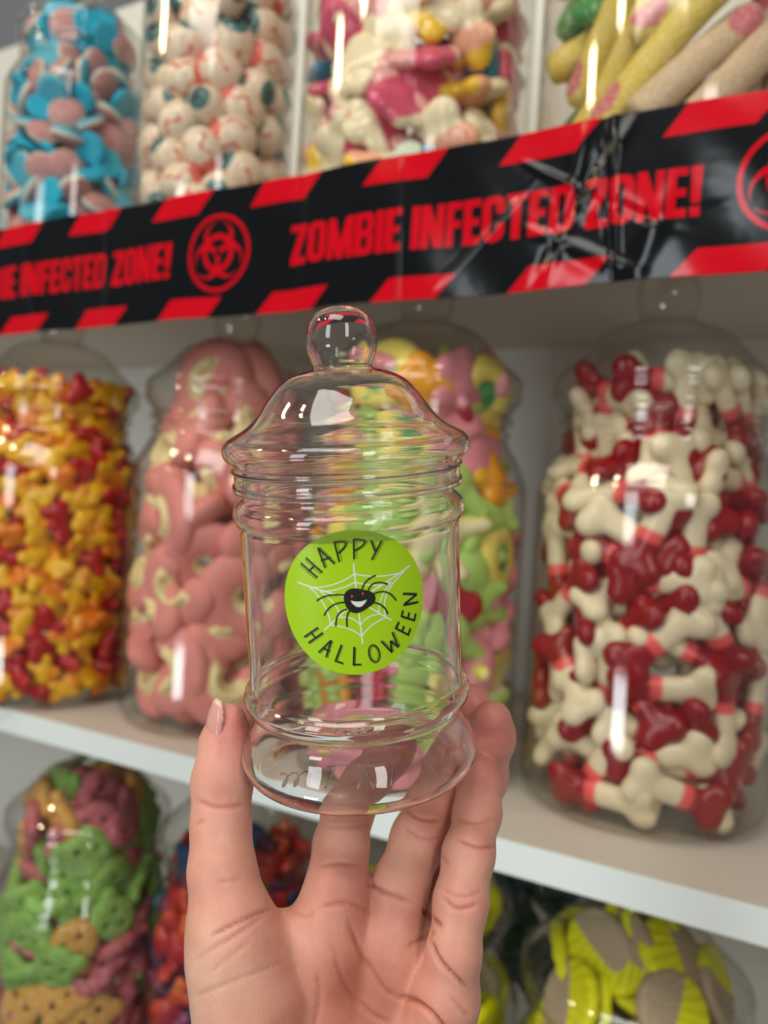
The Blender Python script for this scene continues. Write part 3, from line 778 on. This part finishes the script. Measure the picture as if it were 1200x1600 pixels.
# hand-drawn double-line letters: one heavy line with a fine line running beside it
def letter(strokes, off=(7, 4)):
    for s in strokes:
        stroke(s, 15, 1); stroke([(x_+off[0]*2.7, y_+off[1]*2.7) for x_, y_ in s], 4, 1)
letter([[(262, 245), (372, 352)], [(222, 288), (335, 392)], [(322, 300), (278, 345)]], (-4, 5))
letter([[(395, 315), (352, 168)], [(355, 168), (460, 285)], [(370, 262), (430, 240)]], (5, -2))
letter([[(495, 272), (468, 122)], ], (7, -2)); stroke(arc((464, 124), (545, 130), (492, 205)), 13, 1); stroke(arc((464, 112), (560, 120), (498, 214)), 4, 1)
letter([[(597, 255), (600, 102)], ], (7, 0)); stroke(arc((600, 103), (675, 130), (606, 190)), 13, 1); stroke(arc((600, 93), (690, 130), (610, 200)), 4, 1)
letter([[(718, 125), (742, 205)], [(790, 138), (718, 268)]], (6, 2))
letter([[(215, 865), (320, 785)], [(245, 910), (352, 825)], [(268, 825), (300, 868)]], (4, 3))
letter([[(318, 980), (408, 885)], [(412, 885), (370, 1015)], [(350, 945), (392, 965)]], (4, 3))
letter([[(482, 920), (435, 1045)], [(435, 1045), (485, 1065)]], (4, 3))
letter([[(570, 940), (560, 1080)], [(560, 1080), (610, 1080)]], (4, 2))
ring = [(708+38*math.cos(t)*1.0+8*math.sin(t), 1003+70*math.sin(t)) for t in np.linspace(0, 2*PI, 26)]
stroke(ring, 12, 1); stroke([(708+(x_-708)*.68, 1003+(y_-1003)*.80) for x_, y_ in ring], 4, 1)
letter([[(762, 912), (835, 1010)], [(835, 1010), (828, 920)], [(828, 920), (885, 978)], [(885, 978), (845, 855)]], (5, -2))
letter([[(870, 825), (965, 895)], [(870, 825), (895, 780)], [(965, 895), (985, 850)], [(915, 860), (935, 822)]], (2, 4))
letter([[(918, 738), (1020, 790)], [(918, 738), (930, 695)], [(1020, 790), (1034, 742)], [(968, 762), (980, 722)]], (2, 4))
letter([[(940, 655), (1058, 655)], [(942, 650), (1048, 592)], [(938, 566), (1048, 590)], ], (0, -4))
M_green = plain('green_label', (.41, .68, .006), .32, (25, .02, .001)); M_ink = plain('black_ink', (.012, .014, .008), .4)
M_white = plain('white_ink', (.82, .85, .76), .4); M_redi = plain('red_ink', (.75, .05, .02), .4)
obj_from('sticker', V, Fc, [M_green, M_ink, M_white, M_redi], held, smooth=False, midx=MI)['label'] = 'round green sticker with a spider on a web and hand-drawn lettering'

# ------------------------------------------------------------------ the hand
def cs(px, py, d): return np.array([(px-600)*d/F, -(py-800)*d/F, d])     # eye frame: right, up, forward
def chain(P, pts, k=.004):
    d = None
    for (a, b_) in zip(pts[:-1], pts[1:]):
        A_, B_ = cs(*a[:3]), cs(*b_[:3]); s_ = cap(P, A_, B_, a[3]*a[2]/F, b_[3]*b_[2]/F)
        d = s_ if d is None else smin(d, s_, k)
    return d
THUMB = [(358, 1126, .229, 27), (352, 1160, .229, 36), (347, 1222, .226, 44), (345, 1290, .222, 43), (347, 1360, .217, 49), (362, 1450, .212, 66), (390, 1570, .209, 88)]
INDEX = [(622, 1158, .262, 30), (606, 1178, .259, 34), (570, 1225, .250, 35), (543, 1270, .238, 37), (533, 1320, .228, 40), (527, 1385, .221, 46), (521, 1432, .2195, 56), (520, 1480, .218, 60), (510, 1560, .218, 66)]
MIDDLE = [(738, 1098, .252, 29), (728, 1130, .257, 34), (703, 1200, .252, 38), (680, 1255, .241, 39), (655, 1310, .232, 41), (625, 1385, .222, 41), (605, 1480, .219, 54), (590, 1570, .219, 64)]
RING = [(770, 1124, .243, 29), (766, 1150, .246, 36), (752, 1215, .250, 38), (728, 1270, .247, 37), (704, 1330, .241, 37), (676, 1425, .229, 36), (655, 1500, .220, 46), (640, 1580, .218, 58)]
PINKY = [(751, 1206, .238, 25), (750, 1228, .236, 30), (746, 1270, .229, 34), (732, 1335, .219, 37), (720, 1410, .2115, 39), (709, 1490, .2075, 39), (698, 1560, .208, 48), (670, 1640, .211, 66)]
def palm(P):
    d = None
    for (a, b_) in [((520, 1480, .219, 52), (470, 1760, .214, 80)), ((600, 1485, .220, 50), (540, 1780, .215, 78)), ((650, 1520, .219, 42), (590, 1790, .214, 78)),
                    ((690, 1590, .211, 46), (625, 1800, .211, 90)), ((372, 1500, .211, 78), (450, 1780, .208, 100)), ((455, 1480, .219, 36), (520, 1600, .219, 60)),
                    ((400, 1478, .216, 34), (500, 1462, .220, 32)), ((440, 1600, .212, 70), (480, 1820, .210, 95))]:
        s_ = cap(P, cs(*a[:3]), cs(*b_[:3]), a[3]*a[2]/F, b_[3]*b_[2]/F); d = s_ if d is None else smin(d, s_, .007)
    arm = cap(P, cs(520, 1790, .213), cs(500, 2150, .185), 125*.213/F, 150*.185/F); d = smin(d, arm, .015)
    hollow = sph(P, cs(540, 1600, .1815), .0265); d = smax(d, -hollow, .010)
    return d
def hand(P):
    pm = palm(P); out = smin(pm, chain(P, THUMB), .0035)
    for fg, k in ((INDEX, .0045), (MIDDLE, .004), (RING, .0035), (PINKY, .004)):
        out = smin(out, smin(pm, chain(P, fg), k), .0008)
    return out
V, Q = nets(hand, (-.062, -.235, .170), (.040, -.050, .276), .00066)
# a few rounds of relaxation, then creases pressed along the folds seen in the palm
def relax(V, Q, it=2, lam=.5):
    for _ in range(it):
        acc = np.zeros_like(V); cnt_ = np.zeros(len(V))
        for i, j in ((0, 1), (1, 2), (2, 3), (3, 0)):
            np.add.at(acc, Q[:, i], V[Q[:, j]]); np.add.at(acc, Q[:, j], V[Q[:, i]]); np.add.at(cnt_, Q[:, i], 1); np.add.at(cnt_, Q[:, j], 1)
        V = V+lam*(acc/np.maximum(cnt_, 1)[:, None]-V)
    return V
V = relax(V, Q, 3)
def normals(V, Q):
    n_ = np.cross(V[Q[:, 2]]-V[Q[:, 0]], V[Q[:, 3]]-V[Q[:, 1]]); acc = np.zeros_like(V)
    for i in range(4): np.add.at(acc, Q[:, i], n_)
    return acc/(np.linalg.norm(acc, axis=1)[:, None]+1e-12)
Nn = normals(V, Q); 
px = 600+F*V[:, 0]/V[:, 2]; py = 800-F*V[:, 1]/V[:, 2]; facing = -Nn[:, 2]
if (Nn*(V-V.mean(0))).sum() < 0: facing = -facing; Nn = -Nn
CREASE = [  # points, width px, depth mm, redness
    ([(500, 1418), (545, 1412), (585, 1430)], 5, .35, .3), ([(575, 1380), (600, 1395), (645, 1412)], 5, .6, .7), ([(660, 1422), (690, 1448)], 5, .6, .7),
    ([(672, 1470), (690, 1505), (735, 1548)], 5, .8, .9), ([(500, 1352), (530, 1348), (562, 1352)], 5, .35, .4), ([(308, 1252), (340, 1262), (385, 1258)], 5, .4, .5),
    ([(303, 1290), (318, 1282)], 4, .35, .3), ([(332, 1462), (375, 1440), (425, 1418)], 5, .5, .6), ([(305, 1500), (370, 1460), (420, 1425)], 5, .3, .35), ([(330, 1520), (390, 1470)], 4, .25, .25),
    ([(300, 1560), (360, 1535), (450, 1500)], 5, .25, .2),
    ([(545, 1440), (570, 1500), (600, 1545), (622, 1560)], 6, .5, .55), ([(622, 1560), (645, 1562), (680, 1590), (705, 1625)], 6, .9, 1.), ([(517, 1475), (540, 1540), (575, 1580), (610, 1600)], 6, .4, .45),
    ([(495, 1520), (498, 1560), (492, 1610)], 6, .35, .4), ([(635, 1480), (665, 1465), (678, 1455)], 5, .4, .4), ([(705, 1560), (735, 1590)], 5, .3, .3),
    ([(690, 1400), (715, 1420), (750, 1412)], 5, .35, .55), ([(692, 1388), (720, 1400), (755, 1392)], 4, .25, .4), ([(714, 1310), (745, 1322), (775, 1324)], 5, .4, .6), ([(716, 1280), (745, 1285), (775, 1280)], 4, .25, .3),
    ([(633, 1262), (655, 1278), (690, 1282)], 5, .35, .5), ([(630, 1290), (660, 1308), (690, 1308)], 4, .25, .35), ([(685, 1330), (695, 1345), (700, 1350)], 4, .3, .3), ([(505, 1290), (540, 1292), (575, 1288)], 4, .2, .2),
    ([(455, 1425), (478, 1432), (490, 1425)], 5, .3, .3), ([(340, 1380), (380, 1372)], 5, .2, .2)]
crs = np.zeros(len(V)); redn = np.zeros(len(V))
for pts, wd, dp, rd in CREASE:
    dist = np.full(len(V), 1e9)
    dense = []
    p = np.array([2*np.array(pts[0])-np.array(pts[1])]+pts+[2*np.array(pts[-1])-np.array(pts[-2])], float)
    for i in range(1, len(p)-2):
        for t in np.linspace(0, 1, 14):
            a, b_, c_, d_ = p[i-1:i+3]; dense.append(.5*((2*b_)+(-a+c_)*t+(2*a-5*b_+4*c_-d_)*t*t+(-a+3*b_-3*c_+d_)*t**3))
    dense = np.array(dense); cum = np.linspace(0, 1, len(dense)); best = np.zeros(len(V))
    for q_, s_ in zip(dense, cum):
        dd = np.hypot(px-q_[0], py-q_[1]); u_ = dd < dist; dist[u_] = dd[u_]; best[u_] = s_
    fade = np.clip(np.minimum(best, 1-best)*5+.25, 0, 1)
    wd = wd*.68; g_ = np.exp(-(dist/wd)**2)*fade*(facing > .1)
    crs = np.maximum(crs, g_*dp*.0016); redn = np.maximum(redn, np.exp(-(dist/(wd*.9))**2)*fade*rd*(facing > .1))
V2 = V-Nn*crs[:, None]
# skin tone: pinker at the finger tips and joints
base_c = np.array((.66, .315, .225)); pink = np.array((.66, .21, .175)); crease_c = np.array((.40, .10, .06)); pale = np.array((.70, .42, .29)); ruddy_shade = np.array((.42, .125, .07))
t = np.zeros(len(V))
for c_, rr_, am in [((740, 1100), 60, .85), ((770, 1140), 60, .95), ((752, 1215), 60, .55), ((370, 1140), 55, .9), ((620, 1160), 70, .8), ((730, 1405), 35, .35), ((745, 1320), 30, .3), ((380, 1440), 50, .35), ((345, 1255), 40, .25),
                    ((660, 1285), 35, .35), ((530, 1380), 60, .35), ((600, 1440), 70, .25), ((560, 1540), 120, .35), ((690, 1570), 60, .25)]:
    t = np.maximum(t, am*np.exp(-((px-c_[0])**2+(py-c_[1])**2)/rr_**2))
col = base_c*(1-t[:, None])+pink*t[:, None]
tr_ = .9*np.exp(-((px-550)/75)**2-((py-1570)/130)**2)[:, None]; col = col*(1-tr_)+ruddy_shade*tr_  # palm centre: redder skin, plus shade of the hollow painted into the colour
tp = .7*np.exp(-((px-330)**2+(py-1540)**2)/90**2)[:, None]; col = col*(1-tp)+pale*tp
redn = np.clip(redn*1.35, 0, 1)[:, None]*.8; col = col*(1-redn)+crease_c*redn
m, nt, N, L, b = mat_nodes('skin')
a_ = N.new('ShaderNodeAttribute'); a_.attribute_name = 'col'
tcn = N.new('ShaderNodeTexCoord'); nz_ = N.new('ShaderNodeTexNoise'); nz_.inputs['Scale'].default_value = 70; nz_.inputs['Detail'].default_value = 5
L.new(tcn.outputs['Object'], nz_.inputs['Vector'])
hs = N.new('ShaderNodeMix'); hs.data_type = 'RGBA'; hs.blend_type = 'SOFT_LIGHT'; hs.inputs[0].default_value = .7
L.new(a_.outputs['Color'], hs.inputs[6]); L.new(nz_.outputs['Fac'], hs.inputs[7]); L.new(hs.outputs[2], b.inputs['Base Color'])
b.inputs['Roughness'].default_value = .46; b.inputs['Subsurface Weight'].default_value = .25; b.inputs['Subsurface Radius'].default_value = (1, .35, .18); b.inputs['Subsurface Scale'].default_value = .0035
b.inputs['Specular IOR Level'].default_value = .45
v1 = N.new('ShaderNodeTexVoronoi'); v1.inputs['Scale'].default_value = 1400; v1.feature = 'DISTANCE_TO_EDGE'; n3 = N.new('ShaderNodeTexNoise'); n3.inputs['Scale'].default_value = 500; n3.inputs['Detail'].default_value = 3
L.new(tcn.outputs['Object'], v1.inputs['Vector']); L.new(tcn.outputs['Object'], n3.inputs['Vector'])
ad = N.new('ShaderNodeMath'); ad.operation = 'ADD'; L.new(v1.outputs['Distance'], ad.inputs[0]); L.new(n3.outputs['Fac'], ad.inputs[1])
bp = N.new('ShaderNodeBump'); bp.inputs['Strength'].default_value = .25; bp.inputs['Distance'].default_value = .0004; L.new(ad.outputs[0], bp.inputs['Height']); L.new(bp.outputs['Normal'], b.inputs['Normal'])
M_skin = m
def to_world(V): return EYE+V[:, :1]*_rt+V[:, 1:2]*_up+V[:, 2:3]*_f
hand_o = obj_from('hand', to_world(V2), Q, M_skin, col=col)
tag(hand_o, 'bare left hand, palm to the viewer, gripping the small clear jar by its foot', 'hand')
# thumb nail
n_ = np.array([-.93, .06, -.36]); n_ /= np.linalg.norm(n_); tv = np.array([-.10, .99, -.05]); tv -= n_*(tv@n_); tv /= np.linalg.norm(tv); bv = np.cross(n_, tv)
cN = cs(355, 1138, .2285)+n_*.0047
Rn = np.stack([bv, tv, n_], 1)
def f_nail(P):
    q = (P-cN)@Rn
    q2 = q.copy(); q2[:, 2] += (q[:, 0]**2)/.011+ (q[:, 1]**2)/.035
    out = (np.abs(q2[:, 0]/.0052)**2.6+np.abs(q2[:, 1]/.0086)**2.6)**(1/2.6)-1
    return smax(out*.005, np.abs(q2[:, 2]-.0004)-.0009, .0006)
Vn, Qn = nets(f_nail, cN-.013, cN+.013, .0005)
qn = (Vn-cN)@Rn
cn_ = np.where((qn[:, 1] > .0074)[:, None], np.array((.76, .52, .40)), np.array((.68, .33, .27)))
M_nail = candy_mat('nail', .22, 0, .15)
nail = obj_from('thumb_nail', to_world(Vn), Qn, M_nail, hand_o, col=cn_); nail['label'] = 'glossy pale pink thumb nail'
